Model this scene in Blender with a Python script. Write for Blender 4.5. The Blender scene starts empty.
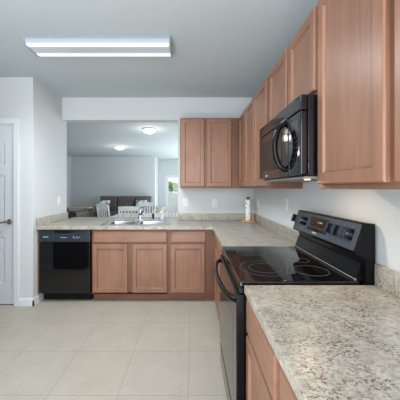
import bpy, bmesh, math, random
from mathutils import Vector, Matrix
PI = math.pi
S = bpy.context.scene
COL = S.collection

# ------------------------------------------------------------------ camera
H = 1.37
cd = bpy.data.cameras.new('camera')
cam = bpy.data.objects.new('camera', cd)
COL.objects.link(cam)
cam.location = (0, 0, H)
cam.rotation_euler = (PI/2, 0, 0)
cd.sensor_width = 36.0
cd.lens = 36.0*262/400
cd.shift_x = 0.02
cd.shift_y = -0.03
cd.clip_start = 0.02
S.camera = cam

# ------------------------------------------------------------------ world, exposure
W = bpy.data.worlds.new('world')
S.world = W
W.use_nodes = True
bg = W.node_tree.nodes['Background']
bg.inputs[0].default_value = (0.88, 0.95, 1.0, 1)
bg.inputs[1].default_value = 1.2
S.view_settings.view_transform = 'Standard'
S.view_settings.look = 'None'
S.view_settings.gamma = 1
S.view_settings.exposure = 0.5
S.view_settings.use_curve_mapping = False
try:
    S.cycles.max_bounces = 10
    S.cycles.diffuse_bounces = 6
    S.cycles.glossy_bounces = 4
    S.cycles.transparent_max_bounces = 8
    S.cycles.sample_clamp_indirect = 6
except Exception:
    pass

def area(name, loc, rot, sx, sy, power, color=(1, 1, 1)):
    l = bpy.data.lights.new(name, 'AREA')
    l.shape = 'RECTANGLE'; l.size = sx; l.size_y = sy
    l.energy = power; l.color = color
    o = bpy.data.objects.new(name, l); COL.objects.link(o)
    o.location = loc; o.rotation_euler = rot
    return o
# daylight from the big windows of the room behind the camera, and from the glass door of the living room
area('daylight_rear', (-0.6, -1.55, 1.45), (PI/2, 0, 0), 2.6, 1.9, 60, (0.97, 0.98, 1.0))
# unseen fill lights added near the floor, facing up to brighten the ceilings
area('ceiling_fill_rear', (-0.7, -0.9, 0.04), (PI, 0, 0), 2.4, 1.0, 62, (1.0, 0.98, 0.95))
area('ceiling_fill_living', (0.4, 9.0, 0.04), (PI, 0, 0), 1.6, 2.2, 60, (0.92, 0.97, 1.0))
area('daylight_patio', (0.75, 11.9, 1.3), (-PI/2, 0, 0), 1.6, 1.9, 55, (0.9, 0.97, 1.0))
area('living_side_fill', (1.7, 7.2, 1.5), (PI/2, 0, PI/2), 3.0, 1.6, 52, (0.93, 0.97, 1.0))  # unseen fill light added to brighten the living room from the right

# ------------------------------------------------------------------ materials
def srgb(r, g, b):
    f = lambda c: (c/255/12.92) if c/255 <= .04045 else ((c/255+.055)/1.055)**2.4
    return (f(r), f(g), f(b), 1)

class NT:
    def __init__(s, name):
        s.m = bpy.data.materials.new(name); s.m.use_nodes = True
        s.t = s.m.node_tree; s.n = s.t.nodes
        s.b = s.n['Principled BSDF']
    def node(s, typ, **kw):
        n = s.n.new(typ)
        for k, v in kw.items():
            if k.startswith('i_'):
                n.inputs[k[2:].replace('_', ' ')].default_value = v
            else:
                setattr(n, k, v)
        return n
    def link(s, a, b): s.t.links.new(a, b)
    def coords(s, scale=(1, 1, 1), kind='Object'):
        tc = s.node('ShaderNodeTexCoord'); mp = s.node('ShaderNodeMapping')
        mp.inputs['Scale'].default_value = scale
        s.link(tc.outputs[kind], mp.inputs['Vector'])
        return mp.outputs['Vector']
    def world_coords(s, scale=(1, 1, 1)):
        g = s.node('ShaderNodeNewGeometry'); mp = s.node('ShaderNodeMapping')
        mp.inputs['Scale'].default_value = scale
        s.link(g.outputs['Position'], mp.inputs['Vector'])
        return mp.outputs['Vector']
    def noise(s, vec, scale, detail=4, rough=.55, dist=0):
        n = s.node('ShaderNodeTexNoise'); n.inputs['Scale'].default_value = scale
        n.inputs['Detail'].default_value = detail; n.inputs['Roughness'].default_value = rough
        n.inputs['Distortion'].default_value = dist
        s.link(vec, n.inputs['Vector']); return n.outputs['Fac']
    def ramp(s, fac, stops, interp='LINEAR'):
        r = s.node('ShaderNodeValToRGB'); cr = r.color_ramp; cr.interpolation = interp
        while len(cr.elements) < len(stops): cr.elements.new(.5)
        for e, (p, c) in zip(cr.elements, stops): e.position = p; e.color = c
        s.link(fac, r.inputs['Fac']); return r.outputs['Color']
    def mix(s, fac, a, b, mode='MIX'):
        n = s.node('ShaderNodeMix', data_type='RGBA', blend_type=mode)
        for sock, v in ((n.inputs[0], fac), (n.inputs[6], a), (n.inputs[7], b)):
            if hasattr(v, 'is_linked'): s.link(v, sock)
            else: sock.default_value = v
        return n.outputs[2]
    def bump(s, fac, strength=.1, dist=.01):
        n = s.node('ShaderNodeBump'); n.inputs['Strength'].default_value = strength
        n.inputs['Distance'].default_value = dist
        s.link(fac, n.inputs['Height']); s.link(n.outputs['Normal'], s.b.inputs['Normal'])

def plain(name, col, rough=.5, metal=0, spec=.5, vary=.04, scale=12, coat=0):
    k = NT(name)
    v = k.world_coords()
    f = k.noise(v, scale, 3)
    c2 = tuple(max(0, x*(1-vary*2)) for x in col[:3])+(1,)
    c1 = tuple(min(1, x*(1+vary)) for x in col[:3])+(1,)
    k.link(k.ramp(f, [(.3, c2), (.7, c1)]), k.b.inputs['Base Color'])
    k.b.inputs['Roughness'].default_value = rough
    k.b.inputs['Metallic'].default_value = metal
    k.b.inputs['Specular IOR Level'].default_value = spec
    k.b.inputs['Coat Weight'].default_value = coat
    return k.m

def emit(name, col, strength):
    k = NT(name)
    k.b.inputs['Base Color'].default_value = col
    k.b.inputs['Emission Color'].default_value = col
    k.b.inputs['Emission Strength'].default_value = strength
    return k.m

def wood(name, axis, light=(150, 110, 89), dark=(120, 83, 65)):
    k = NT(name)
    sc = [16, 16, 16]; sc[axis] = 1.3
    v = k.world_coords(tuple(sc))
    a = k.noise(v, 1.6, 6, .6, .6)
    b = k.noise(k.world_coords((1.6, 1.6, 1.2)), 2.2, 3, .5, .3)
    base = k.ramp(a, [(.25, srgb(*dark)), (.75, srgb(*light))])
    pale = tuple(min(255, c+10) for c in light)
    c = k.mix(k.ramp(b, [(.35, (0, 0, 0, 1)), (.75, (.5, .5, .5, 1))]), base, srgb(*pale))
    k.link(c, k.b.inputs['Base Color'])
    k.b.inputs['Roughness'].default_value = .36
    k.b.inputs['Specular IOR Level'].default_value = .45
    k.bump(a, .04, .002)
    return k.m

def granite(name):
    k = NT(name)
    v = k.world_coords((1, 1, 1))
    vs = k.world_coords((1.0, 1.5, 1.2))
    B = (0, 0, 0, 1)
    g = lambda x: (x, x, x, 1)
    big = k.noise(v, 8, 3, .6, .4)
    base = k.ramp(big, [(.32, srgb(170, 166, 154)), (.68, srgb(194, 190, 178))])
    mid = k.noise(vs, 40, 6, .72, .3)
    c = k.mix(k.ramp(mid, [(.44, B), (.60, g(.75))]), base, srgb(146, 138, 128))
    clus = k.ramp(k.noise(v, 11, 3, .6), [(.42, g(.12)), (.56, g(1))])
    sp = k.noise(vs, 95, 5, .7, .3)
    spm = k.mix(1.0, k.ramp(sp, [(.52, B), (.585, g(1))]), clus, 'MULTIPLY')
    c = k.mix(spm, c, srgb(100, 74, 66))
    sp2 = k.noise(k.world_coords((1.2, 1.5, 1.1)), 60, 5, .75, .2)
    spm2 = k.mix(1.0, k.ramp(sp2, [(.575, B), (.63, g(1))]), clus, 'MULTIPLY')
    c = k.mix(spm2, c, srgb(70, 50, 45))
    gr = k.noise(k.world_coords((1.1, 1.4, 1)), 150, 3, .7)
    c = k.mix(k.ramp(gr, [(.56, B), (.68, g(.5))]), c, srgb(122, 116, 110))
    k.link(c, k.b.inputs['Base Color'])
    k.b.inputs['Roughness'].default_value = .33
    k.b.inputs['Specular IOR Level'].default_value = .4
    return k.m

def tile_floor(name):
    k = NT(name)
    g = k.node('ShaderNodeNewGeometry'); mp = k.node('ShaderNodeMapping')
    mp.inputs['Location'].default_value = (0.025+.465*20, -2.665+.467*20, 0)
    k.link(g.outputs['Position'], mp.inputs['Vector'])
    br = k.node('ShaderNodeTexBrick'); br.offset = 0; br.squash = 1
    br.inputs['Scale'].default_value = 1
    br.inputs['Brick Width'].default_value = .465
    br.inputs['Row Height'].default_value = .467
    br.inputs['Mortar Size'].default_value = .003
    br.inputs['Mortar Smooth'].default_value = .3
    br.inputs['Color1'].default_value = srgb(176, 170, 158)
    br.inputs['Color2'].default_value = srgb(172, 166, 154)
    br.inputs['Mortar'].default_value = srgb(176, 168, 154)
    k.link(mp.outputs['Vector'], br.inputs['Vector'])
    n1 = k.noise(k.world_coords(), 5, 6, .65, .4)
    n2 = k.noise(k.world_coords((1, 1.3, 1)), 45, 4, .6)
    c = k.mix(.5, br.outputs['Color'], k.ramp(n1, [(.3, srgb(166, 159, 146)), (.7, srgb(190, 184, 173))]))
    c = k.mix(.25, c, k.ramp(n2, [(.35, srgb(158, 151, 138)), (.65, srgb(192, 186, 176))]))
    c = k.mix(br.outputs['Fac'], c, srgb(156, 148, 135))
    k.link(c, k.b.inputs['Base Color'])
    k.b.inputs['Roughness'].default_value = .45
    k.b.inputs['Specular IOR Level'].default_value = .4
    k.bump(n2, .03, .002)
    return k.m

def paint(name, col, rough=.7, bump=.06, scale=60):
    k = NT(name)
    n = k.noise(k.world_coords(), scale, 3)
    c2 = tuple(x*.97 for x in col[:3])+(1,)
    k.link(k.ramp(n, [(.3, c2), (.7, col)]), k.b.inputs['Base Color'])
    k.b.inputs['Roughness'].default_value = rough
    k.b.inputs['Specular IOR Level'].default_value = .3
    k.bump(n, bump, .004)
    return k.m

def glass(name, tint=(1, 1, 1, 1)):
    k = NT(name)
    tr = k.node('ShaderNodeBsdfTransparent'); tr.inputs[0].default_value = tint
    gl = k.node('ShaderNodeBsdfGlossy'); gl.inputs['Roughness'].default_value = .02
    fr = k.node('ShaderNodeFresnel'); fr.inputs['IOR'].default_value = 1.45
    mx = k.node('ShaderNodeMixShader')
    k.link(fr.outputs[0], mx.inputs[0]); k.link(tr.outputs[0], mx.inputs[1]); k.link(gl.outputs[0], mx.inputs[2])
    out = [n for n in k.n if n.type == 'OUTPUT_MATERIAL'][0]
    k.link(mx.outputs[0], out.inputs[0])
    return k.m

def floral(name, sc=9, t1=.49, t2=.64):
    k = NT(name)
    v = k.coords()
    a = k.noise(v, sc, 2, .5, .5)
    b = k.noise(v, sc*.78, 1, .4, .2)
    c = k.mix(k.ramp(a, [(t1, (0, 0, 0, 1)), (t1+.04, (1, 1, 1, 1))]), srgb(232, 232, 228), srgb(28, 150, 172))
    c = k.mix(k.ramp(b, [(t2, (0, 0, 0, 1)), (t2+.03, (1, 1, 1, 1))]), c, srgb(205, 52, 58))
    k.link(c, k.b.inputs['Base Color']); k.b.inputs['Roughness'].default_value = .9
    return k.m

def lens_mat(name):
    # two lit tubes behind a ribbed acrylic lens
    k = NT(name)
    v = k.node('ShaderNodeNewGeometry'); sx = k.node('ShaderNodeSeparateXYZ')
    k.link(v.outputs['Position'], sx.inputs[0])
    def band(y, w):
        m = k.node('ShaderNodeMath', operation='SUBTRACT'); k.link(sx.outputs['Y'], m.inputs[0]); m.inputs[1].default_value = y
        a = k.node('ShaderNodeMath', operation='ABSOLUTE'); k.link(m.outputs[0], a.inputs[0])
        r = k.node('ShaderNodeMapRange'); k.link(a.outputs[0], r.inputs[0])
        r.inputs[1].default_value = 0; r.inputs[2].default_value = w; r.inputs[3].default_value = 1; r.inputs[4].default_value = 0
        r.interpolation_type = 'SMOOTHSTEP'
        return r.outputs[0]
    ad = k.node('ShaderNodeMath', operation='ADD'); k.link(band(LY0+.033, .032), ad.inputs[0]); k.link(band(LY1-.065, .045), ad.inputs[1])
    mr = k.node('ShaderNodeMapRange'); k.link(ad.outputs[0], mr.inputs[0])
    mr.inputs[3].default_value = .22; mr.inputs[4].default_value = 1.0
    k.b.inputs['Base Color'].default_value = (.22, .25, .29, 1)
    k.b.inputs['Emission Color'].default_value = (.88, .95, 1, 1)
    k.link(mr.outputs[0], k.b.inputs['Emission Strength'])
    k.b.inputs['Roughness'].default_value = .25
    return k.m

LY0, LY1, LX0, LX1 = 2.215, 2.47, -1.43, -.185
M = dict(
    wall=paint('wall_paint', srgb(206, 211, 213)),
    ceil=paint('ceiling_paint', srgb(190, 200, 205), .85, .25, 45),
    trim=paint('trim_paint', srgb(222, 226, 230), .4, .01),
    door=paint('door_paint', srgb(212, 218, 225), .42, .01),
    tile=tile_floor('floor_tile'),
    wood_v=wood('maple_vertical', 2), wood_x=wood('maple_along_x', 0), wood_y=wood('maple_along_y', 1),
    wood_shaded=wood('maple_face_shaded', 2, (120, 83, 64), (98, 66, 50)),  # same maple, darkened to paint in the shade between the doors
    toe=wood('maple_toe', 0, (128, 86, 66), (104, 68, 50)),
    granite=granite('speckled_laminate'),
    black=plain('black_enamel', (.004, .004, .005, 1), .22, spec=.2),
    blackg=plain('black_glass', (.004, .004, .005, 1), .04, spec=.6),
    blackmw=plain('black_gloss_plastic', (.004, .004, .007, 1), .06, spec=.6),
    blackm=plain('black_matte', (.008, .008, .009, 1), .5, spec=.3),
    plate_grey=plain('grey_base_plate', (.22, .21, .2, 1), .45),
    button=plain('grey_button', (.03, .032, .036, 1), .3),
    rpanel=plain('range_panel', (.05, .062, .078, 1), .25),
    knob=plain('knob_plastic', (.007, .012, .026, 1), .15, spec=.9),
    panel=plain('charcoal_panel', (.026, .036, .05, 1), .25),
    ring=plain('burner_ring', (.12, .115, .11, 1), .4),
    mark=plain('white_print', (.6, .62, .65, 1), .5),
    steel=plain('stainless', (.62, .63, .64, 1), .25, metal=1),
    chrome=plain('chrome', (.42, .46, .5, 1), .1, metal=1),
    nickel=plain('aged_nickel', (.36, .31, .25, 1), .28, metal=1),
    sink=plain('sink_steel', (.38, .40, .43, 1), .3, metal=1),
    plate=plain('switch_plate', srgb(222, 226, 232), .4),
    rail=plain('lamp_rail', srgb(150, 164, 178), .4),
    slot=plain('outlet_slot', (.08, .08, .09, 1), .5),
    towel=floral('towel_print', 30, .60, .66),
    lwood=plain('pale_beech', srgb(205, 160, 112), .5, vary=.08, scale=30),
    leather=plain('brown_leather', srgb(98, 90, 88), .45, vary=.15, scale=9),
    leather2=plain('dark_leather', srgb(70, 58, 52), .4, vary=.15, scale=9),
    white=plain('white_lacquer', srgb(232, 234, 234), .4),
    tablew=plain('table_top_white', srgb(226, 222, 214), .35),
    tan=plain('tan_top', srgb(196, 172, 132), .5, vary=.08),
    dkleg=plain('olive_wood', srgb(108, 90, 52), .5),
    pillow=floral('pillow_floral'),
    pillow2=plain('pillow_periwinkle', srgb(150, 160, 205), .9, vary=.2, scale=30),
    dome=emit('lamp_dome', (1, .93, .84, 1), 1.2),
    hood=emit('hood_lamp', (1, .66, .36, 1), 3.0),
    glass=glass('clear_glass'),
    fence=plain('white_vinyl', (.8, .83, .86, 1), .5),
    leaf=plain('leaf_green', srgb(150, 186, 120), .6, vary=.3, scale=4),
    bark=plain('bark', srgb(92, 76, 60), .8),
    grass=plain('grass', srgb(110, 140, 80), .9, vary=.2, scale=6),
    soap=plain('soap_bottle_clear', srgb(196, 204, 206), .15),
    display=plain('display_green', (.02, .03, .02, 1), .1),
)
M['lens'] = lens_mat('fluorescent_lens')

# ------------------------------------------------------------------ mesh helpers
class MB:
    def __init__(s): s.bm = bmesh.new()
    def box(s, x0, x1, y0, y1, z0, z1, bev=0, seg=2, rot=None):
        b = bmesh.new()
        bmesh.ops.create_cube(b, size=1)
        for v in b.verts:
            v.co = Vector(((x0+x1)/2+v.co.x*(x1-x0), (y0+y1)/2+v.co.y*(y1-y0), (z0+z1)/2+v.co.z*(z1-z0)))
        if bev: bmesh.ops.bevel(b, geom=b.edges[:], offset=bev, segments=seg, affect='EDGES', profile=.5)
        if rot:
            c = Vector(((x0+x1)/2, (y0+y1)/2, (z0+z1)/2)) if rot[0] is None else Vector(rot[0])
            bmesh.ops.rotate(b, cent=c, matrix=Matrix.Rotation(rot[2], 3, rot[1]), verts=b.verts[:])
        s.merge(b); return s
    def merge(s, b):
        me = bpy.data.meshes.new('tmp'); b.to_mesh(me); b.free(); s.bm.from_mesh(me); bpy.data.meshes.remove(me)
    def tube(s, pts, r, n=12, cap=True):
        pts = [Vector(p) for p in pts]
        rr = r if isinstance(r, (list, tuple)) else [r]*len(pts)
        rings = []; up = None
        for i, p in enumerate(pts):
            d = (pts[min(i+1, len(pts)-1)]-pts[max(i-1, 0)]).normalized()
            if up is None: up = Vector((0, 0, 1)) if abs(d.z) < .9 else Vector((1, 0, 0))
            a = d.cross(up).normalized(); up2 = a.cross(d).normalized(); up = up2
            rings.append([s.bm.verts.new(p+(a*math.cos(2*PI*k/n)+up2*math.sin(2*PI*k/n))*rr[i]) for k in range(n)])
        for q, w in zip(rings, rings[1:]):
            for k in range(n): s.bm.faces.new((q[k], q[(k+1) % n], w[(k+1) % n], w[k]))
        if cap: s.bm.faces.new(rings[0][::-1]); s.bm.faces.new(rings[-1])
        return s
    def lathe(s, prof, c=(0, 0, 0), n=32, sx=1, sy=1):
        rings = []
        for r, z in prof:
            if r < 1e-6: rings.append([s.bm.verts.new((c[0], c[1], c[2]+z))])
            else: rings.append([s.bm.verts.new((c[0]+sx*r*math.cos(2*PI*k/n), c[1]+sy*r*math.sin(2*PI*k/n), c[2]+z)) for k in range(n)])
        for q, w in zip(rings, rings[1:]):
            for k in range(n):
                k2 = (k+1) % n
                f = [q[k % len(q)], q[k2 % len(q)], w[k2 % len(w)], w[k % len(w)]]
                f = list(dict.fromkeys(f))
                if len(f) > 2: s.bm.faces.new(f)
        return s
    def prism(s, poly, fn, a, b):
        # poly in (p,q); fn(p,q,t) -> xyz
        A = [s.bm.verts.new(fn(p, q, a)) for p, q in poly]; B = [s.bm.verts.new(fn(p, q, b)) for p, q in poly]
        n = len(poly)
        for k in range(n): s.bm.faces.new((A[k], A[(k+1) % n], B[(k+1) % n], B[k]))
        s.bm.faces.new(A[::-1]); s.bm.faces.new(B)
        return s
    def rings(s, u0, u1, z0, z1, steps, fn):
        # nested rectangles: steps = (inset, out); fn(u,z,out)->xyz ; closes both ends
        R = [[s.bm.verts.new(fn(u, z, w)) for u, z in ((u0+i, z0+i), (u1-i, z0+i), (u1-i, z1-i), (u0+i, z1-i))] for i, w in steps]
        for q, w in zip(R, R[1:]):
            for k in range(4): s.bm.faces.new((q[k], q[(k+1) % 4], w[(k+1) % 4], w[k]))
        s.bm.faces.new(R[0][::-1]); s.bm.faces.new(R[-1])
        return s

def tag(o, label=None, cat=None, group=None, kind=None):
    if label: o['label'] = label
    if cat: o['category'] = cat
    if group: o['group'] = group
    if kind: o['kind'] = kind
    return o

def wloc(o):
    v = Vector((0, 0, 0))
    while o is not None: v += o.location; o = o.parent
    return v

def build(name, mb, mat, parent=None, local=False, smooth=True, angle=40, at=None):
    bmesh.ops.recalc_face_normals(mb.bm, faces=mb.bm.faces[:])
    me = bpy.data.meshes.new(name)
    off = Vector((0, 0, 0))
    if parent is not None and not local: off = wloc(parent)
    if at is not None: off = Vector(at)
    for v in mb.bm.verts: v.co -= off
    mb.bm.to_mesh(me); mb.bm.free()
    if smooth:
        me.polygons.foreach_set('use_smooth', [True]*len(me.polygons))
        me.set_sharp_from_angle(angle=math.radians(angle))
    o = bpy.data.objects.new(name, me); COL.objects.link(o)
    me.materials.append(M[mat])
    if at is not None: o.location = off
    if parent is not None: o.parent = parent
    if smooth:
        w = o.modifiers.new('weighted_normal', 'WEIGHTED_NORMAL'); w.keep_sharp = True; w.weight = 50
    return o

def empty(name, loc, label, cat, group=None, rz=0):
    o = bpy.data.objects.new(name, None); COL.objects.link(o)
    o.location = loc; o.rotation_euler = (0, 0, rz); o.empty_display_size = .05
    return tag(o, label, cat, group)

def copy_tree(o, parent=None):
    c = o.copy(); COL.objects.link(c)
    if parent is not None: c.parent = parent
    for ch in list(o.children): copy_tree(ch, c)
    return c

def struct(name, mb, mat, **kw):
    o = build(name, mb, mat, **kw); o['kind'] = 'structure'; return o

def cells(xs, ys, filled, z0, z1):
    mb = MB(); bm = mb.bm; V = {}
    def v(i, j, z):
        if (i, j, z) not in V: V[(i, j, z)] = bm.verts.new((xs[i], ys[j], z))
        return V[(i, j, z)]
    F = lambda i, j: 0 <= i < len(xs)-1 and 0 <= j < len(ys)-1 and filled(i, j)
    for i in range(len(xs)-1):
        for j in range(len(ys)-1):
            if not F(i, j): continue
            bm.faces.new([v(a, b, z1) for a, b in ((i, j), (i+1, j), (i+1, j+1), (i, j+1))])
            bm.faces.new([v(a, b, z0) for a, b in ((i, j+1), (i+1, j+1), (i+1, j), (i, j))])
            for (di, dj, e) in ((-1, 0, ((i, j+1), (i, j))), (1, 0, ((i+1, j), (i+1, j+1))), (0, -1, ((i, j), (i+1, j))), (0, 1, ((i+1, j+1), (i, j+1)))):
                if not F(i+di, j+dj):
                    (a, b), (c, d) = e
                    bm.faces.new([v(a, b, z0), v(c, d, z0), v(c, d, z1), v(a, b, z1)])
    return mb

def bevel_mod(o, w, seg=2):
    m = o.modifiers.new('bevel', 'BEVEL'); m.width = w; m.segments = seg; m.limit_method = 'ANGLE'; m.angle_limit = math.radians(50)

# ------------------------------------------------------------------ the setting
CZ = 2.66
YB = 3.735            # kitchen side of the back wall
XR = 0.88             # right wall
YF = 10.8             # far living-room wall
struct('floor', MB().box(-5.2, 2.2, -1.6, 12.4, -.1, 0), 'tile', smooth=False)
struct('ceiling', MB().box(-5.2, 2.2, -1.6, 12.4, CZ, CZ+.1), 'ceil', smooth=False)
struct('wall_right', MB().box(XR, XR+.12, -1.6, YB, 0, CZ), 'wall', smooth=False)
wb = MB().box(-1.85, -.2, YB, YB+.135, 2.34, CZ).box(-.2, 2.1, YB, YB+.135, 0, CZ)
struct('wall_back', wb, 'wall', smooth=False)
DX0, DX1, DZ = -2.84, -2.075, 2.108
wl = MB().box(-1.97, -1.85, 3.05, 3.87, 0, CZ)
wl.box(DX1+.012, -1.97, 3.05, 3.17, 0, CZ).box(DX0-.012, DX1+.012, 3.05, 3.17, DZ+.012, CZ).box(-3.3, DX0-.012, 3.05, 3.17, 0, CZ)
struct('wall_left', wl, 'wall', smooth=False)
struct('wall_hall', MB().box(-3.3, -2.34, -1.6, 1.86, 0, CZ), 'wall', smooth=False)
struct('wall_hall_end', MB().box(-3.42, -3.3, 1.74, 3.17, 0, CZ), 'wall', smooth=False)
struct('wall_peninsula', MB().box(-1.85, -.2, YB+.015, YB+.135, 0, .874), 'wall', smooth=False)
struct('wall_living_near', MB().box(-5.2, -1.97, 3.75, 3.87, 0, CZ), 'wall', smooth=False)
struct('wall_living_left', MB().box(-5.1, -4.98, 3.87, YF, 0, CZ), 'wall', smooth=False)
struct('wall_living_right', MB().box(1.98, 2.1, YB+.135, 12.2, 0, CZ), 'wall', smooth=False)
struct('wall_far', MB().box(-5.1, -1.525, YF, YF+.12, 0, CZ).box(-1.645, -1.525, YF+.12, 12.2, 0, CZ), 'wall', smooth=False)
PX0, PX1, PZ = -1.17, -.22, 1.9
struct('wall_patio', MB().box(-1.645, PX0, 12.2, 12.32, 0, CZ).box(PX1, 2.1, 12.2, 12.32, 0, CZ).box(PX0, PX1, 12.2, 12.32, PZ, CZ), 'wall', smooth=False)

# baseboards
def bb_prof(mb, fn, a, b):
    mb.prism([(0, 0), (.014, 0), (.014, .062), (.011, .078), (.005, .09), (0, .09)], fn, a, b)
mb = MB(); bb_prof(mb, lambda p, q, t: (t, 3.05-p, q), DX1+.065, -1.85+.014)
struct('baseboard_left', mb, 'trim')
mb = MB(); bb_prof(mb, lambda p, q, t: (-1.85+p, t, q), 3.05-.014, 3.7)
struct('baseboard_nook', mb, 'trim')
mb = MB(); bb_prof(mb, lambda p, q, t: (t, 1.86+p, q), -3.3, -2.34)
struct('baseboard_hall', mb, 'trim')
mb = MB(); bb_prof(mb, lambda p, q, t: (t, YF-p, q), -4.98, -1.525)
struct('baseboard_far', mb, 'trim')
mb = MB(); bb_prof(mb, lambda p, q, t: (t, 12.2-p, q), -1.525, PX0-.07)
struct('baseboard_patio', mb, 'trim')

# panelled door to the left with its casing
mb = MB()
fy = lambda u, z, w: (u, 3.075-w, z)
dz0 = .012
mb.box(DX0, DX1, 3.075, 3.11, dz0, DZ)
def dpanel(u0, u1, z0, z1):
    pass
dw = DX1-DX0
stile = .115; mid = .1
pu = [(DX0+stile, DX0+dw/2-mid/2), (DX0+dw/2+mid/2, DX1-stile)]
pz = [(.25, .80), (.96, 1.52), (1.63, 1.93)]
# frame bars
bars = [(DX0, DX0+stile, dz0, DZ), (DX1-stile, DX1, dz0, DZ), (pu[0][1], pu[1][0], dz0, DZ)]
zs = [dz0, .25, .80, .96, 1.52, 1.63, 1.93, DZ]
for z0, z1 in ((dz0, .25), (.80, .96), (1.52, 1.63), (1.93, DZ)):
    for (a, b) in pu: bars.append((a, b, z0, z1))
for a, b, c, d in bars: mb.box(a, b, 3.066, 3.076, c, d)
for a, b in pu:
    for c, d in pz:
        mb.rings(a, b, c, d, [(0, -.001), (0, .009), (.018, .001), (.03, .001), (.05, .006)], fy)
door = struct('door_1', mb, 'door', at=(DX0, 3.09, 0), angle=20)
mb = MB().tube([(-2.132, 3.066, .975), (-2.132, 3.055, .975), (-2.132, 3.05, .975)], [.032, .032, .026], 24)
mb.tube([(-2.132, 3.052, .975), (-2.132, 3.02, .975)], .011, 12)
mb.tube([(-2.128, 3.012, .977), (-2.16, 3.008, .976), (-2.2, 3.008, .970), (-2.24, 3.012, .968), (-2.262, 3.02, .972)], [.012, .011, .009, .0085, .007], 12)
h = build('door_handle', mb, 'nickel', door); h['label'] = 'aged nickel lever handle'
cas = MB()
for (a, b, c, d) in ((DX1+.008, DX1+.068, 0, DZ+.068), (DX0-.068, DX0-.008, 0, DZ+.068), (DX0-.008, DX1+.008, DZ+.008, DZ+.068)):
    cas.box(a, b, 3.034, 3.05, c, d, .003, 2)
cas.box(DX1+.052, DX1+.068, 3.028, 3.034, 0, DZ+.068, .002, 1)
cas.box(DX0-.012, DX1+.012, 3.05, 3.13, DZ, DZ+.012).box(DX1, DX1+.012, 3.05, 3.13, 0, DZ+.012).box(DX0-.012, DX0, 3.05, 3.13, 0, DZ+.012)
struct('trim_1', cas, 'trim')

# glass patio door in the living room
fr = MB()
fr.box(PX0, PX0+.07, 12.2, 12.28, 0, PZ, .004, 1).box(PX1-.07, PX1, 12.2, 12.28, 0, PZ, .004, 1)
fr.box(PX0+.07, PX1-.07, 12.2, 12.28, PZ-.07, PZ, .004, 1).box(PX0+.07, PX1-.07, 12.2, 12.28, 0, .12, .004, 1)
d2 = struct('door_2', fr, 'trim', at=(PX0, 12.24, 0))
build('pane', MB().box(PX0+.07, PX1-.07, 12.236, 12.244, .12, PZ-.07), 'glass', d2)
cas = MB().box(PX0-.07, PX0, 12.184, 12.2, 0, PZ+.07, .003, 1).box(PX1, PX1+.07, 12.184, 12.2, 0, PZ+.07, .003, 1).box(PX0, PX1, 12.184, 12.2, PZ, PZ+.07, .003, 1)
struct('trim_2', cas, 'trim')

# ------------------------------------------------------------------ outside the glass door
tag(build('lawn', MB().box(-9, 9, 12.45, 30, -.45, -.3), 'grass'), kind='structure')
f = empty('vinyl_fence', (-.9, 15.0, -.3), 'white vinyl privacy fence outside the glass door', 'fence')
pb = MB()
for k in range(24):
    pb.box(-3.1+k*.2, -3.1+k*.2+.194, 14.985, 15.015, -.28, 1.12, .006, 1)
build('panel', pb, 'fence', f)
build('top_rail', MB().box(-3.1, 1.7, 14.97, 15.03, 1.1, 1.16, .006, 1), 'fence', f)
build('bottom_rail', MB().box(-3.1, 1.7, 14.97, 15.03, -.2, -.12, .006, 1), 'fence', f)
for x in (-3.1, -1.5, .1, 1.7):
    build('post', MB().box(x-.06, x+.06, 14.94, 15.06, -.3, 1.22, .008, 1), 'fence', f)
random.seed(4)
def shrub(x, y, z, r, hgt, label):
    root = empty('leafy_tree', (x, y, z), label, 'tree', 'trees behind the fence')
    build('trunk', MB().tube([(0, 0, 0), (.03, 0, hgt*.4), (0, .02, hgt*.8)], [.08, .06, .03], 8), 'bark', root, local=True)
    mb = MB()
    for _ in range(1600):
        a, b, c = random.uniform(0, 2*PI), random.uniform(-1, 1), random.uniform(.55, 1)**.6
        p = Vector((math.cos(a)*math.sqrt(1-b*b)*r*c, math.sin(a)*math.sqrt(1-b*b)*r*c, hgt*.68+b*hgt*.34*c))
        d = Vector((random.gauss(0, 1), random.gauss(0, 1), random.gauss(0, 1))).normalized()*.09
        e = d.cross(Vector((random.gauss(0, 1), random.gauss(0, 1), random.gauss(0, 1)))).normalized()*.05
        mb.bm.faces.new([mb.bm.verts.new(p+q) for q in (d, e, -d, -e)])
    build('foliage', mb, 'leaf', root, local=True, smooth=False)
shrub(-1.35, 17.2, -.3, .75, 2.05, 'bushy green tree rising behind the left part of the white fence')
shrub(.35, 17.6, -.3, .8, 2.15, 'bushy green tree rising behind the white fence near the kitchen wall edge')

# ------------------------------------------------------------------ cabinets
mapY = lambda F: (lambda u, z, w: (u, F-w, z))       # fronts facing the camera
mapX = lambda F: (lambda u, z, w: (F-w, u, z))       # fronts facing left
DOOR = [(.0, 0), (.0, .014), (.004, .019), (.007, .020), (.051, .020), (.053, .017), (.057, .0085), (.066, .0075)]
SLAB = [(.0, 0), (.0, .013), (.008, .019), (.012, .020)]
def cdoor(root, u0, u1, z0, z1, fn, name='door', mat='wood_v'):
    return build(name, MB().rings(u0, u1, z0, z1, DOOR, fn), mat, root, smooth=False)
def cdrawer(root, u0, u1, z0, z1, fn, mat, name='drawer'):
    return build(name, MB().rings(u0, u1, z0, z1, SLAB, fn), mat, root, smooth=False)

BF = 3.145     # face of the back base cabinets
RF = .272      # face of the right base cabinets
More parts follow.
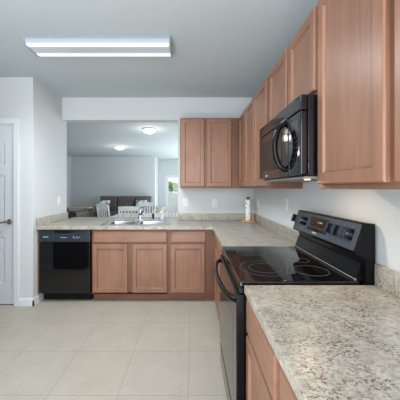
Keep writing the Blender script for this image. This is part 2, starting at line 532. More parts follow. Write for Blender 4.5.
# sink base
r = empty('sink_base_cabinet', (-.74, 3.4, 0), 'wooden sink base cabinet with one wide false drawer front over two doors', 'cabinet')
b = MB().box(-1.2, -1.18, BF, 3.73, .1, .874).box(-.3, -.282, BF, 3.73, .1, .874).box(-1.18, -.3, BF, 3.73, .1, .12)
b.box(-1.18, -.3, BF, BF+.02, .1, .135).box(-1.18, -.3, BF, BF+.02, .66, .874).box(-1.18, -1.15, BF, BF+.02, .135, .66).box(-.33, -.3, BF, BF+.02, .135, .66).box(-.79, -.70, BF, BF+.02, .135, .66)
build('body', b, 'wood_shaded', r, smooth=False)
fn = mapY(BF)
cdrawer(r, -1.181, -.298, .716, .858, fn, 'wood_x', 'false_front')
cdoor(r, -1.187, -.77, .118, .697, fn); cdoor(r, -.716, -.298, .118, .697, fn)
build('toe_kick', MB().box(-1.2, -.282, 3.21, 3.23, .002, .1), 'toe', r, smooth=False)
# single base beside it, with the corner stile
r = empty('base_cabinet', (0, 3.4, 0), 'wooden base cabinet with one drawer and one door, right of the sink cabinet', 'cabinet')
build('body', MB().box(-.28, .27, BF, 3.73, .1, .874), 'wood_shaded', r, smooth=False)
cdrawer(r, -.25, .167, .716, .858, fn, 'wood_x')
cdoor(r, -.255, .155, .118, .697, fn)
build('toe_kick', MB().box(-.28, .34, 3.21, 3.23, .002, .1), 'toe', r, smooth=False)
# right run between corner and range
fx = mapX(RF)
r = empty('base_cabinet', (.55, 2.5, 0), 'wooden base cabinet in the inside corner, mostly hidden behind the range', 'cabinet')
build('body', MB().box(RF, .87, 2.015, 3.143, .1, .874), 'wood_shaded', r, smooth=False)
for a, c in ((2.49, 2.93), (2.03, 2.45)):
    cdrawer(r, a, c, .716, .858, fx, 'wood_y'); cdoor(r, a, c, .118, .697, fx)
build('toe_kick', MB().box(.34, .36, 2.015, 3.2, .002, .1), 'toe', r, smooth=False)
# near run
for (y0, y1, lab) in ((.78, 1.237, 'wooden base cabinet with drawer and door, right beside the range in the foreground'),
                      (.30, .776, 'wooden base cabinet in the foreground at the bottom edge, nearest the camera')):
    r = empty('base_cabinet', (.55, (y0+y1)/2, 0), lab, 'cabinet')
    build('body', MB().box(RF, .87, y0, y1, .1, .874), 'wood_shaded', r, smooth=False)
    cdrawer(r, y0+.024, y1-.012, .70, .858, fx, 'wood_y'); cdoor(r, y0+.024, y1-.012, .118, .682, fx)
    build('toe_kick', MB().box(.34, .36, y0, y1, .002, .1), 'toe', r, smooth=False)

# upper cabinets
UZ0, UZ1 = 1.365, 2.286
UF = .626; UBF = 3.43
r = empty('wall_cabinet', (.2, 3.58, UZ0), 'wooden wall cabinet with two tall doors on the back wall beside the pass-through', 'cabinet')
build('body', MB().box(-.156, .624, UBF, YB-.003, UZ0, UZ1), 'wood_shaded', r, smooth=False)
fn = mapY(UBF)
cdoor(r, -.143, .161, 1.388, 2.272, fn); cdoor(r, .193, .514, 1.388, 2.272, fn)
fu = mapX(UF)
def upper(y0, y1, z0, doors, lab):
    r = empty('wall_cabinet', (.75, (y0+y1)/2, z0), lab, 'cabinet')
    build('body', MB().box(UF, XR-.003, y0, y1, z0, UZ1), 'wood_shaded', r, smooth=False)
    for a, c in doors: cdoor(r, a, c, z0+.023, 2.272, fu)
upper(2.591, YB-.31, UZ0, ((3.02, 3.385), (2.602, 3.0)), 'wooden wall cabinet with two narrow doors in the far right corner')
upper(2.0785, 2.589, UZ0, ((2.14, 2.575),), 'wooden single-door wall cabinet just beyond the microwave')
upper(1.284, 2.0765, 1.835, ((1.302, 1.655), (1.688, 2.07)), 'short wooden wall cabinet with two doors right above the microwave')
upper(.81, 1.282, UZ0, ((.828, 1.27),), 'large wooden wall cabinet with one tall door on the near side of the microwave')
upper(.33, .808, UZ0, ((.35, .79),), 'wooden wall cabinet cut off by the right picture edge')

# ------------------------------------------------------------------ worktops
CT, CB = .914, .876
xs = [-1.847, -1.11, -.31, -.203, .245, .877]
ys = [2.008, 3.10, 3.21, 3.69, YB-.003, 4.12]
def filled(i, j):
    if j == 0: return i == 4
    if j == 4: return i <= 2
    if j == 2 and i == 1: return False
    return True
root = empty('countertop', (-.5, 3.4, CB), 'speckled beige corner countertop running from the pass-through sink to the range', 'countertop')
o = build('worktop', cells(xs, ys, filled, CB, CT), 'granite', root, smooth=False); bevel_mod(o, .005)
bs = MB().box(-.2, .877, YB-.023, YB-.003, CT, 1.012, .003, 1)
build('backsplash', bs, 'granite', root)
build('backsplash', MB().box(.857, .877, 2.01, YB-.024, CT, 1.012, .003, 1), 'granite', root)
build('backsplash', MB().box(-1.847, -1.827, 3.10, 3.868, CT, 1.012, .003, 1), 'granite', root)
root = empty('countertop', (.56, .8, CB), 'speckled beige countertop in the foreground on the near side of the range', 'countertop')
o = build('worktop', MB().box(.245, .877, .28, 1.233, CB, CT), 'granite', root, smooth=False); bevel_mod(o, .005)
build('backsplash', MB().box(.857, .877, .28, 1.232, CT, 1.014, .003, 1), 'granite', root)

# ------------------------------------------------------------------ dishwasher
D0, D1, DF = -1.829, -1.215, 3.125
r = empty('dishwasher', ((D0+D1)/2, 3.4, 0), 'black built-in dishwasher under the left end of the counter', 'dishwasher')
build('tub', MB().box(D0+.01, D1-.01, 3.16, 3.72, .1, .872), 'blackm', r)
build('door', MB().box(D0, D1, DF, 3.158, .118, .722, .006, 3), 'blackg', r)
cp = MB()
cx = (D0+D1)/2-.01
# control strip around a curved pull recess
cp.box(D0, cx-.12, DF-.004, 3.158, .728, .868, .005, 2).box(cx+.12, D1, DF-.004, 3.158, .728, .868, .005, 2)
cp.box(cx-.121, cx+.121, DF-.004, 3.158, .728, .83, .003, 1).box(cx-.121, cx+.121, DF+.02, 3.158, .829, .868)
pn = build('control_panel', cp, 'panel', r)
for k in range(4): build('button', MB().box(cx-.03+k*.02, cx-.018+k*.02, DF-.0055, DF-.004, .776, .782), 'mark', pn)
for k, (dx, dz) in enumerate(((.11, .785), (.125, .772), (.15, .787), (.158, .77), (.185, .78))):
    build('button', MB().box(cx+dx, cx+dx+.014, DF-.0055, DF-.004, dz, dz+.006), 'mark', pn)
mk = MB()
for k in range(8): mk.box(D0+.055+k*.008, D0+.055+k*.008+.0055, DF-.0055, DF-.004, .782, .791)
build('logo', mk, 'mark', pn)
build('pull', MB().tube([(cx-.118, DF+.012, .862), (cx-.06, DF+.004, .85), (cx, DF, .846), (cx+.06, DF+.004, .85), (cx+.118, DF+.012, .862)], .012, 12), 'blackm', r)
build('kick_plate', MB().box(D0+.02, D1-.005, 3.19, 3.21, .012, .112, .004, 1), 'black', r)
for x in (D0+.05, D1-.05): build('foot', MB().lathe([(0, .001), (.014, .001), (.014, .03), (.006, .034), (.006, .1), (0, .1)], (x, 3.26, 0), 12), 'steel', r)
# filler strip between the dishwasher and the wall
r = tag(build('filler_strip', MB().box(-1.849, -1.835, 3.13, 3.15, .1, .874, .001, 1), 'wood_v', at=(-1.84, 3.14, .1)), 'thin wooden filler strip between the wall and the dishwasher', 'filler strip')

# ------------------------------------------------------------------ range
R0, R1 = 1.247, 2.0
r = empty('range', (.54, (R0+R1)/2, 0), 'black freestanding electric range with glass cooktop and rear control panel', 'range')
build('body', MB().box(.255, .862, R0+.003, R1, .03, .896, .004, 1), 'black', r)
build('cooktop', MB().box(.228, .80, R0, R1, .897, .926, .006, 3), 'blackg', r)
def annulus(cx_, cy_, ro, w, z):
    mb = MB(); n = 64
    a = [mb.bm.verts.new((cx_+ro*math.cos(2*PI*k/n), cy_+ro*math.sin(2*PI*k/n), z)) for k in range(n)]
    b = [mb.bm.verts.new((cx_+(ro-w)*math.cos(2*PI*k/n), cy_+(ro-w)*math.sin(2*PI*k/n), z)) for k in range(n)]
    for k in range(n): mb.bm.faces.new((a[k], a[(k+1) % n], b[(k+1) % n], b[k]))
    ex = bmesh.ops.extrude_face_region(mb.bm, geom=mb.bm.faces[:])
    for v in ex['geom']:
        if isinstance(v, bmesh.types.BMVert): v.co.z -= .0012
    return mb
for (x, y, ro) in ((.405, 1.455, .138), (.405, 1.455, .088), (.41, 1.82, .10), (.64, 1.41, .09), (.665, 1.61, .052), (.64, 1.84, .075)):
    build('burner_ring', annulus(x, y, ro, .0022, .9266), 'ring', r)
build('front_rail', MB().box(.226, .256, R0, R1, .866, .896, .004, 2), 'black', r)
od = build('oven_door', MB().box(.2145, .254, R0+.002, R1-.002, .225, .862, .004, 3), 'black', r)
build('glass_front', MB().box(.2115, .2145, R0+.004, R1-.004, .228, .859, .001, 1), 'blackg', od)
build('door_window', MB().box(.2112, .2125, R0+.12, R1-.12, .36, .70, .001, 1), 'blackg', od)
hp = []
for k in range(17):
    t = k/16
    hp.append((.205-.05*math.sin(PI*t)**.55, R1-.035-(R1-R0-.07)*t, .826))
build('handle', MB().tube([(.214, R1-.03, .826)]+hp+[(.214, R0+.03, .826)], .0135, 14), 'black', od)
build('storage_drawer', MB().box(.216, .254, R0+.002, R1-.002, .05, .215, .006, 3), 'blackg', r)
build('drawer_lip', MB().box(.213, .217, R0+.02, R1-.02, .19, .205, .003, 1), 'black', r)
for x in (.3, .8):
    for y in (R0+.05, R1-.05): build('foot', MB().lathe([(0, .001), (.018, .001), (.018, .03), (0, .03)], (x, y, 0), 12), 'blackm', r)
# backguard
prof = [(.864, .90), (.864, 1.2), (.822, 1.203), (.814, 1.198), (.770, 1.066), (.774, 1.056), (.80, 1.045), (.818, 1.035), (.818, .90)]
bgd = build('backguard', MB().prism(prof, lambda p, q, t: (p, t, q), R0-.012, R1), 'black', r, angle=25)
riser = MB().prism([(.782, .926), (.819, .926), (.819, 1.01), (.81, 1.008)], lambda p, q, t: (p, t, q), R0+.01, R1-.005)
build('riser_panel', riser, 'black', r, smooth=False)
build('trim_bead', MB().tube([(.782, R0+.008, .932), (.782, R1-.005, .932)], .006, 10), 'steel', r)
pd = Vector((.814-.770, 0, 1.198-1.066)).normalized(); pn_ = Vector((-pd.z, 0, pd.x))
def P(sv, y, out): return Vector((.770, y, 1.066))+pd*sv+pn_*out
def pbox(mb, s0, s1, y0, y1, o0, o1):
    vs = [mb.bm.verts.new(P(a, y, o)) for o in (o0, o1) for a, y in ((s0, y0), (s1, y0), (s1, y1), (s0, y1))]
    for f in ((0, 1, 2, 3), (7, 6, 5, 4), (0, 4, 5, 1), (1, 5, 6, 2), (2, 6, 7, 3), (3, 7, 4, 0)): mb.bm.faces.new([vs[k] for k in f])
    return mb
fp = pbox(MB(), .004, .136, R0+.002, R1-.006, .0005, .003)
build('control_panel', fp, 'rpanel', bgd, smooth=False)
for a, c in ((1.285, 1.505), (1.80, 1.975)): build('knob_field', pbox(MB(), .045, .105, a, c, .003, .0036), 'blackg', bgd, smooth=False)
build('display', pbox(MB(), .03, .118, 1.525, 1.775, .003, .0038), 'blackg', bgd, smooth=False)
build('clock_digits', pbox(pbox(pbox(MB(), .086, .094, 1.60, 1.612, .0038, .0042), .086, .094, 1.618, 1.63, .0038, .0042), .086, .094, 1.64, 1.652, .0038, .0042), 'leaf', bgd, smooth=False)
for y in (1.32, 1.385, 1.455, 1.86, 1.94):
    c = [P(.075, y, o) for o in (.003, .024, .031, .033)]
    kb = MB().tube(c, [.028, .027, .024, .001], 20)
    pbox(kb, .047, .103, y-.011, y+.011, .02, .052)
    build('knob', kb, 'knob', bgd)
for y in (1.31, 1.38, 1.45, 1.86, 1.935):
    build('dial_mark', pbox(MB(), .026, .031, y-.004, y+.003, .003, .0035), 'ring', bgd, smooth=False)
    build('dial_mark', pbox(MB(), .114, .118, y-.003, y+.003, .003, .0035), 'ring', bgd, smooth=False)
for k in range(7): build('button', pbox(MB(), .05, .056, 1.55+k*.03, 1.56+k*.03, .0038, .0043), 'ring', bgd, smooth=False)
mk = MB()
for k in range(6): pbox(mk, .016, .023, 1.635+k*.009, 1.641+k*.009, .003, .0036)
build('logo', mk, 'mark', bgd, smooth=False)

# ------------------------------------------------------------------ microwave
W0, W1, WF = 1.286, 2.075, .533
WZ0, WZ1 = 1.424, 1.832
r = empty('microwave', (.7, (W0+W1)/2, WZ0), 'black over-the-range microwave under the short wall cabinet', 'microwave')
build('case', MB().box(WF+.036, XR-.004, W0, W1, WZ0+.004, WZ1, .004, 1), 'blackmw', r)
build('vent_grille', MB().box(WF, WF+.034, W0, W1, 1.757, WZ1, .006, 2), 'blackmw', r)
dr = build('door', MB().box(WF, WF+.034, 1.445, W1, WZ0+.012, 1.753, .007, 3), 'blackmw', r)
build('window', MB().box(WF-.002, WF+.001, 1.56, W1-.05, 1.49, 1.70, .001, 1), 'black', dr)
hp = []
for k in range(15):
    t = k/14
    hp.append((WF-.002-.058*math.sin(PI*t)**.5, 1.50, 1.738-.264*t))
build('handle', MB().tube([(WF+.004, 1.50, 1.738)]+hp+[(WF+.004, 1.50, 1.474)], .0155, 14), 'black', dr)
kp = build('keypad', MB().box(WF, WF+.034, W0, 1.441, WZ0+.012, 1.753, .007, 3), 'blackmw', r)
build('display', MB().box(WF-.0015, WF+.001, 1.315, 1.415, 1.67, 1.72, .0005, 1), 'panel', kp)
for i in range(3):
    for j in range(7): build('button', MB().box(WF-.0004, WF+.0005, 1.327+i*.032, 1.337+i*.032, 1.47+j*.027, 1.474+j*.027), 'button', kp)
mk = MB()
for k in range(6): mk.box(WF-.001, WF+.0005, 1.85+k*.008, 1.855+k*.008, 1.452, 1.459)
build('logo', mk, 'mark', dr)
build('base_plate', MB().box(WF+.02, XR-.01, W0+.004, W1-.004, WZ0-.008, WZ0+.004, .003, 1), 'plate_grey', r)
build('grease_filter', MB().box(.6, .78, 1.56, 1.85, WZ0-.012, WZ0-.007, .001, 1), 'ring', r)
build('hood_lamp', MB().box(.588, .612, 1.353, 1.377, WZ0-.012, WZ0-.006, .001, 1), 'hood', r)

# ------------------------------------------------------------------ sink, tap and small things on the worktop
r = empty('kitchen_sink', (-.71, 3.45, CT), 'double-bowl stainless steel sink set into the counter at the pass-through', 'sink')
sx0, sx1, sy0, sy1 = -1.13, -.29, 3.19, 3.72
bw = ((-1.075, -.735), (-.685, -.345)); by0, by1 = 3.24, 3.62
rim = cells([sx0, bw[0][0], bw[0][1], bw[1][0], bw[1][1], sx1], [sy0, by0, by1, sy1], lambda i, j: not (j == 1 and i in (1, 3)), CT, CT+.007)
o = build('rim', rim, 'sink', r, smooth=False); bevel_mod(o, .003, 2)
for (a, c) in bw:
    m = MB()
    stp = [(0, .006), (.006, -.002), (.012, -.10), (.03, -.155), (.05, -.165)]
    R = [[m.bm.verts.new((x, y, CT+z)) for x, y in ((a+i, by0+i), (c-i, by0+i), (c-i, by1-i), (a+i, by1-i))] for i, z in stp]
    for q, w in zip(R, R[1:]):
        for k in range(4): m.bm.faces.new((q[k], q[(k+1) % 4], w[(k+1) % 4], w[k]))
    m.bm.faces.new(R[-1])
    bo = build('bowl', m, 'sink', r, angle=60)
    bmesh  # bowls are open shells
    so = bo.modifiers.new('thickness', 'SOLIDIFY'); so.thickness = .0015; so.offset = 0
    build('drain', MB().lathe([(0, .002), (.028, .002), (.04, .004), (.044, .001), (.044, -.004), (0, -.004)], ((a+c)/2, (by0+by1)/2, CT-.163), 24), 'steel', bo)
FX, FY = -.725, 3.675
z0 = CT+.007
r = empty('faucet', (FX, FY, z0), 'chrome kitchen faucet with lever rising between the two sink bowls', 'faucet')
build('base', MB().box(FX-.09, FX+.09, FY-.028, FY+.028, z0, z0+.012, .005, 2), 'chrome', r)
build('body', MB().lathe([(0, 0), (.026, 0), (.024, .02), (.021, .06), (.021, .12), (.017, .14), (0, .145)], (FX, FY, z0+.012), 24), 'chrome', r)
sp = [(FX, FY, z0+.07), (FX+.03, FY-.05, z0+.112), (FX+.05, FY-.1, z0+.132), (FX+.07, FY-.15, z0+.132), (FX+.078, FY-.175, z0+.112), (FX+.08, FY-.18, z0+.085)]
build('spout', MB().tube(sp, [.015, .0145, .013, .012, .012, .012], 14), 'chrome', r)
build('lever', MB().tube([(FX, FY, z0+.15), (FX+.005, FY-.01, z0+.172), (FX+.045, FY-.03, z0+.186), (FX+.075, FY-.045, z0+.19)], [.017, .013, .007, .006], 12), 'chrome', r)
r = empty('side_sprayer', (-.545, 3.675, z0), 'dark grey side sprayer standing behind the right sink bowl', 'sprayer')
build('collar', MB().lathe([(0, 0), (.024, 0), (.022, .012), (.015, .018), (0, .018)], (-.545, 3.675, z0), 20), 'chrome', r)
build('head', MB().lathe([(0, .016), (.012, .016), (.017, .045), (.019, .075), (.013, .092), (0, .096)], (-.545, 3.675, z0), 20), 'panel', r)
r = empty('soap_bottle', (-.41, 3.675, z0), 'clear pump soap bottle at the back right corner of the sink', 'soap bottle')
build('bottle', MB().lathe([(0, 0), (.036, 0), (.039, .01), (.039, .06), (.03, .085), (.014, .1), (.014, .112), (0, .112)], (-.41, 3.675, z0), 24), 'soap', r)
build('pump', MB().tube([(-.41, 3.675, z0+.112), (-.41, 3.675, z0+.165), (-.405, 3.67, z0+.172), (-.375, 3.655, z0+.168)], [.009, .006, .007, .005], 10), 'plate', r)

tx, ty = .748, 3.50
r = empty('paper_towel_holder', (tx, ty, CT), 'pale wooden paper towel holder standing in the counter corner', 'paper towel holder')
build('base', MB().lathe([(0, 0), (.088, 0), (.096, .006), (.096, .014), (.088, .021), (0, .022)], (tx, ty, CT), 40), 'lwood', r)
build('post', MB().tube([(tx, ty, CT+.02), (tx, ty, CT+.31)], .009, 12), 'lwood', r)
build('finial', MB().lathe([(0, .302), (.010, .302), (.024, .312), (.026, .324), (.018, .336), (0, .34)], (tx, ty, CT), 20), 'dkleg', r)
build('side_rod', MB().tube([(tx+.062, ty-.02, CT+.02), (tx+.062, ty-.02, CT+.135)], .006, 10), 'lwood', r)
tag(build('paper_towel_roll', MB().lathe([(.014, .024), (.034, .024), (.036, .027), (.036, .297), (.034, .3), (.014, .3), (.014, .024)], (tx, ty, CT), 32), 'towel', at=(tx, ty, CT)), 'slim white paper towel roll with teal and red print on the wooden holder', 'paper towel')

# outlets and switches
def outlet(pt, ax, lab, kind='outlet'):
    x, y, z = pt
    fn = {'y': lambda u, q, w: (x+u, y-w, z+q), 'x': lambda u, q, w: (x-w, y+u, z+q), 'X': lambda u, q, w: (x+w, y+u, z+q)}[ax]
    nm = 'wall_outlet' if kind == 'outlet' else 'light_switch'
    r = empty(nm, pt, lab, 'outlet' if kind == 'outlet' else 'light switch')
    pl = build('plate', MB().rings(-.036, .036, -.058, .058, [(0, 0), (0, .003), (.004, .0055)], fn), 'plate', r, smooth=False)
    if kind == 'outlet':
        for dz in (-.02, .02):
            so = build('socket', MB().rings(-.016, .016, dz-.014, dz+.014, [(0, .005), (0, .007), (.002, .008)], fn), 'plate', r, smooth=False)
            for du in (-.006, .006): build('slot', MB().rings(du-.0012, du+.0012, dz-.005, dz+.005, [(0, .0078), (0, .0083)], fn), 'slot', so, smooth=False)
    else:
        build('rocker', MB().rings(-.016, .016, -.033, .033, [(0, .005), (0, .007), (.004, .0095)], fn), 'plate', r, smooth=False)
outlet((.325, YB, 1.155), 'y', 'white wall outlet on the back wall below the two-door wall cabinet')
outlet((-.087, YB, 1.165), 'y', 'white wall switch on the back wall beside the pass-through opening', 'switch')
outlet((XR, 3.48, 1.17), 'x', 'white wall outlet on the right wall behind the paper towel holder')
outlet((XR, 2.43, 1.22), 'x', 'white wall outlet on the right wall just beyond the range')
outlet((-1.85, 3.64, 1.19), 'X', 'white wall switch on the left nook wall above the counter', 'switch')

# ------------------------------------------------------------------ ceiling lamps
r = empty('ceiling_light', ((LX0+LX1)/2, (LY0+LY1)/2, CZ), 'long fluorescent ceiling light with a wraparound lens over the kitchen floor', 'ceiling light')
build('base', MB().box(LX0+.01, LX1-.01, LY0+.02, LY1-.02, CZ-.02, CZ-.001), 'white', r)
lp = [(LY0+.004, CZ-.012), (LY0+.006, CZ-.05), (LY0+.03, CZ-.068), (LY1-.03, CZ-.068), (LY1-.006, CZ-.05), (LY1-.004, CZ-.012)]
build('lens', MB().prism(lp, lambda p, q, t: (t, p, q), LX0+.014, LX1-.014), 'lens', r, smooth=False)
ep = [(LY0-.002, CZ-.002), (LY0, CZ-.054), (LY0+.028, CZ-.074), (LY1-.028, CZ-.074), (LY1, CZ-.054), (LY1+.002, CZ-.002)]
for a, c in ((LX0, LX0+.013), (LX1-.013, LX1)):
    build('end_cap', MB().prism(ep, lambda p, q, t: (t, p, q), a, c), 'rail', r, smooth=False)
build('side_rail', MB().box(LX0, LX1, LY0-.004, LY0+.003, CZ-.022, CZ-.002), 'rail', r)
build('side_rail', MB().box(LX0, LX1, LY1-.003, LY1+.004, CZ-.022, CZ-.002), 'rail', r)
for k in range(3):
    l = bpy.data.lights.new('fluorescent_glow', 'SPOT'); l.energy = 38; l.color = (.95, .98, 1); l.spot_size = math.radians(172); l.spot_blend = 1; l.shadow_soft_size = .1
    o = bpy.data.objects.new('fluorescent_glow', l); COL.objects.link(o); o.location = (LX0+.25+.37*k, (LY0+LY1)/2, CZ-.12)
def dome(x, y, rad, lab):
    r = empty('dome_light', (x, y, CZ), lab, 'ceiling light', 'dome lights on the living room ceiling')
    build('ring', MB().lathe([(0, -.001), (rad, -.001), (rad, -.022), (rad-.012, -.026), (0, -.026)], (x, y, CZ), 32), 'plate', r)
    pr = [(0, -.026)]+[(math.cos(a)*(rad-.012), -.026-math.sin(a)*.075) for a in [k*PI/16 for k in range(0, 8)]]+[(0, -.101)]
    build('shade', MB().lathe(pr, (x, y, CZ), 32), 'dome', r)
    l = bpy.data.lights.new('dome_glow', 'POINT'); l.energy = 4; l.color = (1, .9, .78); l.shadow_soft_size = .08
    o = bpy.data.objects.new('dome_glow', l); COL.objects.link(o); o.location = (x, y, CZ-.2)
dome(-.935, 5.72, .15, 'round glowing dome ceiling light nearer the kitchen opening')
dome(-2.25, 8.15, .16, 'round glowing dome ceiling light farther back in the living room')
l = bpy.data.lights.new('hood_glow', 'AREA'); l.energy = 0.9; l.color = (1, .74, .52); l.size = .02
o = bpy.data.objects.new('hood_glow', l); COL.objects.link(o); o.location = (.60, 1.365, WZ0-.016)

# ------------------------------------------------------------------ dining set
r = empty('dining_table', (-1.0, 6.0, 0), 'long white dining table between the chairs beyond the pass-through', 'table')
build('tabletop', MB().box(-1.78, -.15, 5.6, 6.5, .715, .75, .008, 2), 'tablew', r)
build('apron', MB().box(-1.68, -.25, 5.7, 6.4, .63, .714), 'white', r)
for x in (-1.66, -.27):
    for y in (5.72, 6.38): build('leg', MB().tube([(x, y, .001), (x, y, .3), (x, y, .63)], [.022, .03, .036], 12), 'white', r)
def make_chair():
    r = empty('dining_chair', (0, 0, 0), 'x', 'chair')
    w = .205
    build('seat', MB().box(-w, w, -.21, .21, .44, .47, .01, 2), 'white', r, local=True)
    for s in (-1, 1):
        build('front_leg', MB().tube([(s*(w-.03), .18, .001), (s*(w-.03), .18, .44)], [.016, .021], 10), 'white', r, local=True)
        build('back_post', MB().tube([(s*(w-.02), -.23, .001), (s*(w-.02), -.19, .45), (s*(w-.012), -.215, .72), (s*(w-.008), -.265, .985)], [.017, .022, .021, .017], 10), 'white', r, local=True)
    n = 9
    tr = MB()
    for (ya, za, ht, th) in ((-.255, .90, .085, .022), (-.2, .52, .05, .02)):
        for k in range(n-1):
            u0 = -w+.02+(2*w-.04)*k/(n-1); u1 = -w+.02+(2*w-.04)*(k+1)/(n-1)
            f0 = .02*(1-(u0/w)**2); f1 = .02*(1-(u1/w)**2)
            vs = []
            for u, f in ((u0, f0), (u1, f1)):
                for z in (za, za+ht+(f*.6 if ht > .06 else 0)):
                    for t in (0, th): vs.append(tr.bm.verts.new((u, ya-f-t+.01, z)))
            for q in ((0, 1, 3, 2), (4, 6, 7, 5), (0, 4, 5, 1), (2, 3, 7, 6), (0, 2, 6, 4), (1, 5, 7, 3)): tr.bm.faces.new([vs[i] for i in q])
        if ht > .06: build('top_rail', tr, 'white', r, local=True)
        else: build('lower_rail', tr, 'white', r, local=True)
        tr = MB()
    for k in range(5):
        x = -w+.075+(2*w-.15)*k/4
        build('slat', MB().box(x-.017, x+.017, -.006, .006, 0, .36, .003, 1), 'white', r, local=True).matrix_local = Matrix.Translation((x*0, -.213, .55)) @ Matrix.Rotation(.15, 4, 'X')
    build('stretcher', MB().tube([(-w+.03, -.005, .2), (w-.03, -.005, .2)], .009, 8), 'white', r, local=True)
    return r
proto = make_chair()
# back posts face -y in local space, so the backrest is towards the viewer at rotation 0
for i, (x, y, rz, lab) in enumerate((
        (-1.30, 5.62, 0, 'white slat-back dining chair on the near side of the table behind the left sink bowl'),
        (-.42, 5.62, .05, 'white slat-back dining chair on the near side of the table beside the kitchen wall edge'),
        (-1.15, 6.50, PI, 'white slat-back dining chair on the far side of the table behind the faucet'),
        (-.45, 6.50, PI+.04, 'white slat-back dining chair on the far side of the table below the glass door'),
        (-1.98, 6.4, -PI/2+1.0, 'white slat-back dining chair turned at an angle at the left end of the table'))):
    c = proto if i == 0 else copy_tree(proto)
    c.location = (x, y, 0); c.rotation_euler = (0, 0, rz); c['label'] = lab; c['group'] = 'white dining chairs'

# ------------------------------------------------------------------ living room
SX0, SX1, SY = -3.62, -1.58, 10.72
r = empty('sofa', ((SX0+SX1)/2, 10.25, 0), 'brown leather three-seat sofa against the far living room wall', 'sofa')
build('base', MB().box(SX0, SX1, 9.72, 10.6, .06, .34, .03, 3), 'leather', r)
cw = (SX1-SX0)/3
for k in range(3):
    a = SX0+k*cw
    build('seat_cushion', MB().box(a+.008, a+cw-.008, 9.66, 10.3, .33, .5, .05, 4), 'leather', r)
    bc = build('back_cushion', MB().box(a+.008, a+cw-.008, 10.2, 10.5, .48, .82, .06, 4), 'leather', r)
    build('headrest', MB().box(a+.008, a+cw-.008, 10.24, 10.6, .78, 1.05, .055, 4), 'leather', bc)
for a in (SX0-.22, SX1-.001):
    ar = MB().box(a, a+.22, 9.66, 10.5, .05, .66, .08, 5)
    build('arm', ar, 'leather', r)
for x in (SX0+.05, SX1-.05):
    for y in (9.8, 10.5): build('foot', MB().box(x-.03, x+.03, y-.03, y+.03, .001, .065), 'blackm', r)

def pillow(x, y, z, w, h, t, tilt, rz, mat, lab):
    mb = MB(); n = 12; grid = {}
    for side in (1, -1):
        for i in range(n+1):
            for j in range(n+1):
                u, v = -1+2*i/n, -1+2*j/n
                edge = max(abs(u), abs(v)) > .999
                if side == -1 and edge: grid[(side, i, j)] = grid[(1, i, j)]; continue
                d = ((1-u**2)*(1-v**2))**.45*t/2*side
                k = 1-.06*(1-abs(u*v))*(abs(u)*abs(v) < 1)
                grid[(side, i, j)] = mb.bm.verts.new((u*w/2*(1-.05*(1-v*v)), d, v*h/2*(1-.05*(1-u*u))))
    for side in (1, -1):
        for i in range(n):
            for j in range(n):
                mb.bm.faces.new([grid[(side, a, b)] for a, b in ((i, j), (i+1, j), (i+1, j+1), (i, j+1))])
    o = build('throw_pillow', mb, mat, local=True, angle=70)
    o.location = (x, y, z); o.rotation_euler = (tilt, 0, rz)
    tag(o, lab, 'pillow', 'throw pillows on the sofa')
pillow(-3.37, 10.02, .70, .46, .42, .14, -.25, .1, 'pillow', 'white pillow with teal and red flowers on the left end of the sofa')
pillow(-1.94, 10.02, .70, .44, .42, .14, -.25, -.1, 'pillow', 'white pillow with teal and red flowers on the right end of the sofa')
pillow(-1.64, 9.80, .68, .26, .36, .11, -.2, -.9, 'pillow2', 'pale purple pillow at the right sofa arm')

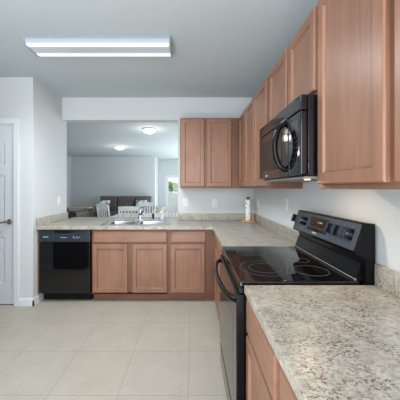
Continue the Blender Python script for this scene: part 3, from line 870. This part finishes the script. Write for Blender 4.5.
r = empty('console_table', (-3.85, 8.9, 0), 'narrow tan-topped table with olive legs left of the sofa', 'table')
build('tabletop', MB().box(-4.35, -3.45, 8.72, 9.1, .68, .715, .006, 2), 'tan', r)
for x in (-4.3, -3.56):
    for y in (8.77, 9.05): build('leg', MB().box(x-.035, x+.035, y-.03, y+.03, .001, .68, .004, 1), 'dkleg', r)
r = empty('armchair', (-3.55, 7.55, 0), 'dark brown leather armchair at the left edge of the pass-through view', 'armchair')
build('base', MB().box(-3.95, -3.2, 7.15, 7.95, .05, .42, .06, 4), 'leather', r)
build('seat_cushion', MB().box(-3.82, -3.34, 7.1, 7.7, .40, .52, .05, 4), 'leather', r)
build('backrest', MB().box(-3.9, -3.25, 7.7, 7.95, .42, .70, .08, 4), 'leather', r)
for a in (-3.98, -3.34):
    am = MB(); pf = []
    for k in range(13):
        t = PI*k/12; pf.append((.11*math.cos(t), .62+.11*math.sin(t)))
    am.prism([(.11, .1), ]+pf+[(-.11, .1)], lambda p, q, t: (a+.11+p, t, q), 7.1, 7.93)
    build('arm', am, 'leather2', r)
for x in (-3.88, -3.27):
    for y in (7.25, 7.85): build('foot', MB().box(x-.03, x+.03, y-.03, y+.03, .001, .055), 'blackm', r)
r = empty('end_table', (-1.2, 8.9, 0), 'small white end table with tan top between the chairs and the glass door', 'table')
build('tabletop', MB().box(-1.32, -1.03, 8.75, 9.05, .60, .64, .006, 2), 'tan', r)
build('shelf', MB().box(-1.29, -1.06, 8.78, 9.02, .2, .22), 'white', r)
for x in (-1.29, -1.06):
    for y in (8.78, 9.02): build('leg', MB().box(x-.02, x+.02, y-.02, y+.02, .001, .6, .003, 1), 'white', r)

# ------------------------------------------------------------------ black refrigerator left of the picture (seen reflected in the dishwasher)
r = empty('refrigerator', (-2.05, 1.45, 0), 'black refrigerator outside the left picture edge, mirrored in the dishwasher door', 'refrigerator')
build('body', MB().box(-2.335, -1.80, 1.08, 1.85, .03, 1.72, .01, 2), 'blackm', r)
build('freezer_door', MB().box(-1.795, -1.74, 1.08, 1.85, 1.2, 1.72, .012, 3), 'black', r)
build('fridge_door', MB().box(-1.795, -1.74, 1.08, 1.85, .06, 1.19, .012, 3), 'black', r)
for z0, z1 in ((1.22, 1.5), (.75, 1.15)):
    build('handle', MB().tube([(-1.745, 1.14, z0), (-1.7, 1.14, z0+.03), (-1.7, 1.14, z1-.03), (-1.745, 1.14, z1)], .012, 10), 'blackm', r)
for y in (1.15, 1.78): build('foot', MB().box(-2.3, -1.84, y-.02, y+.02, .001, .04), 'blackm', r)
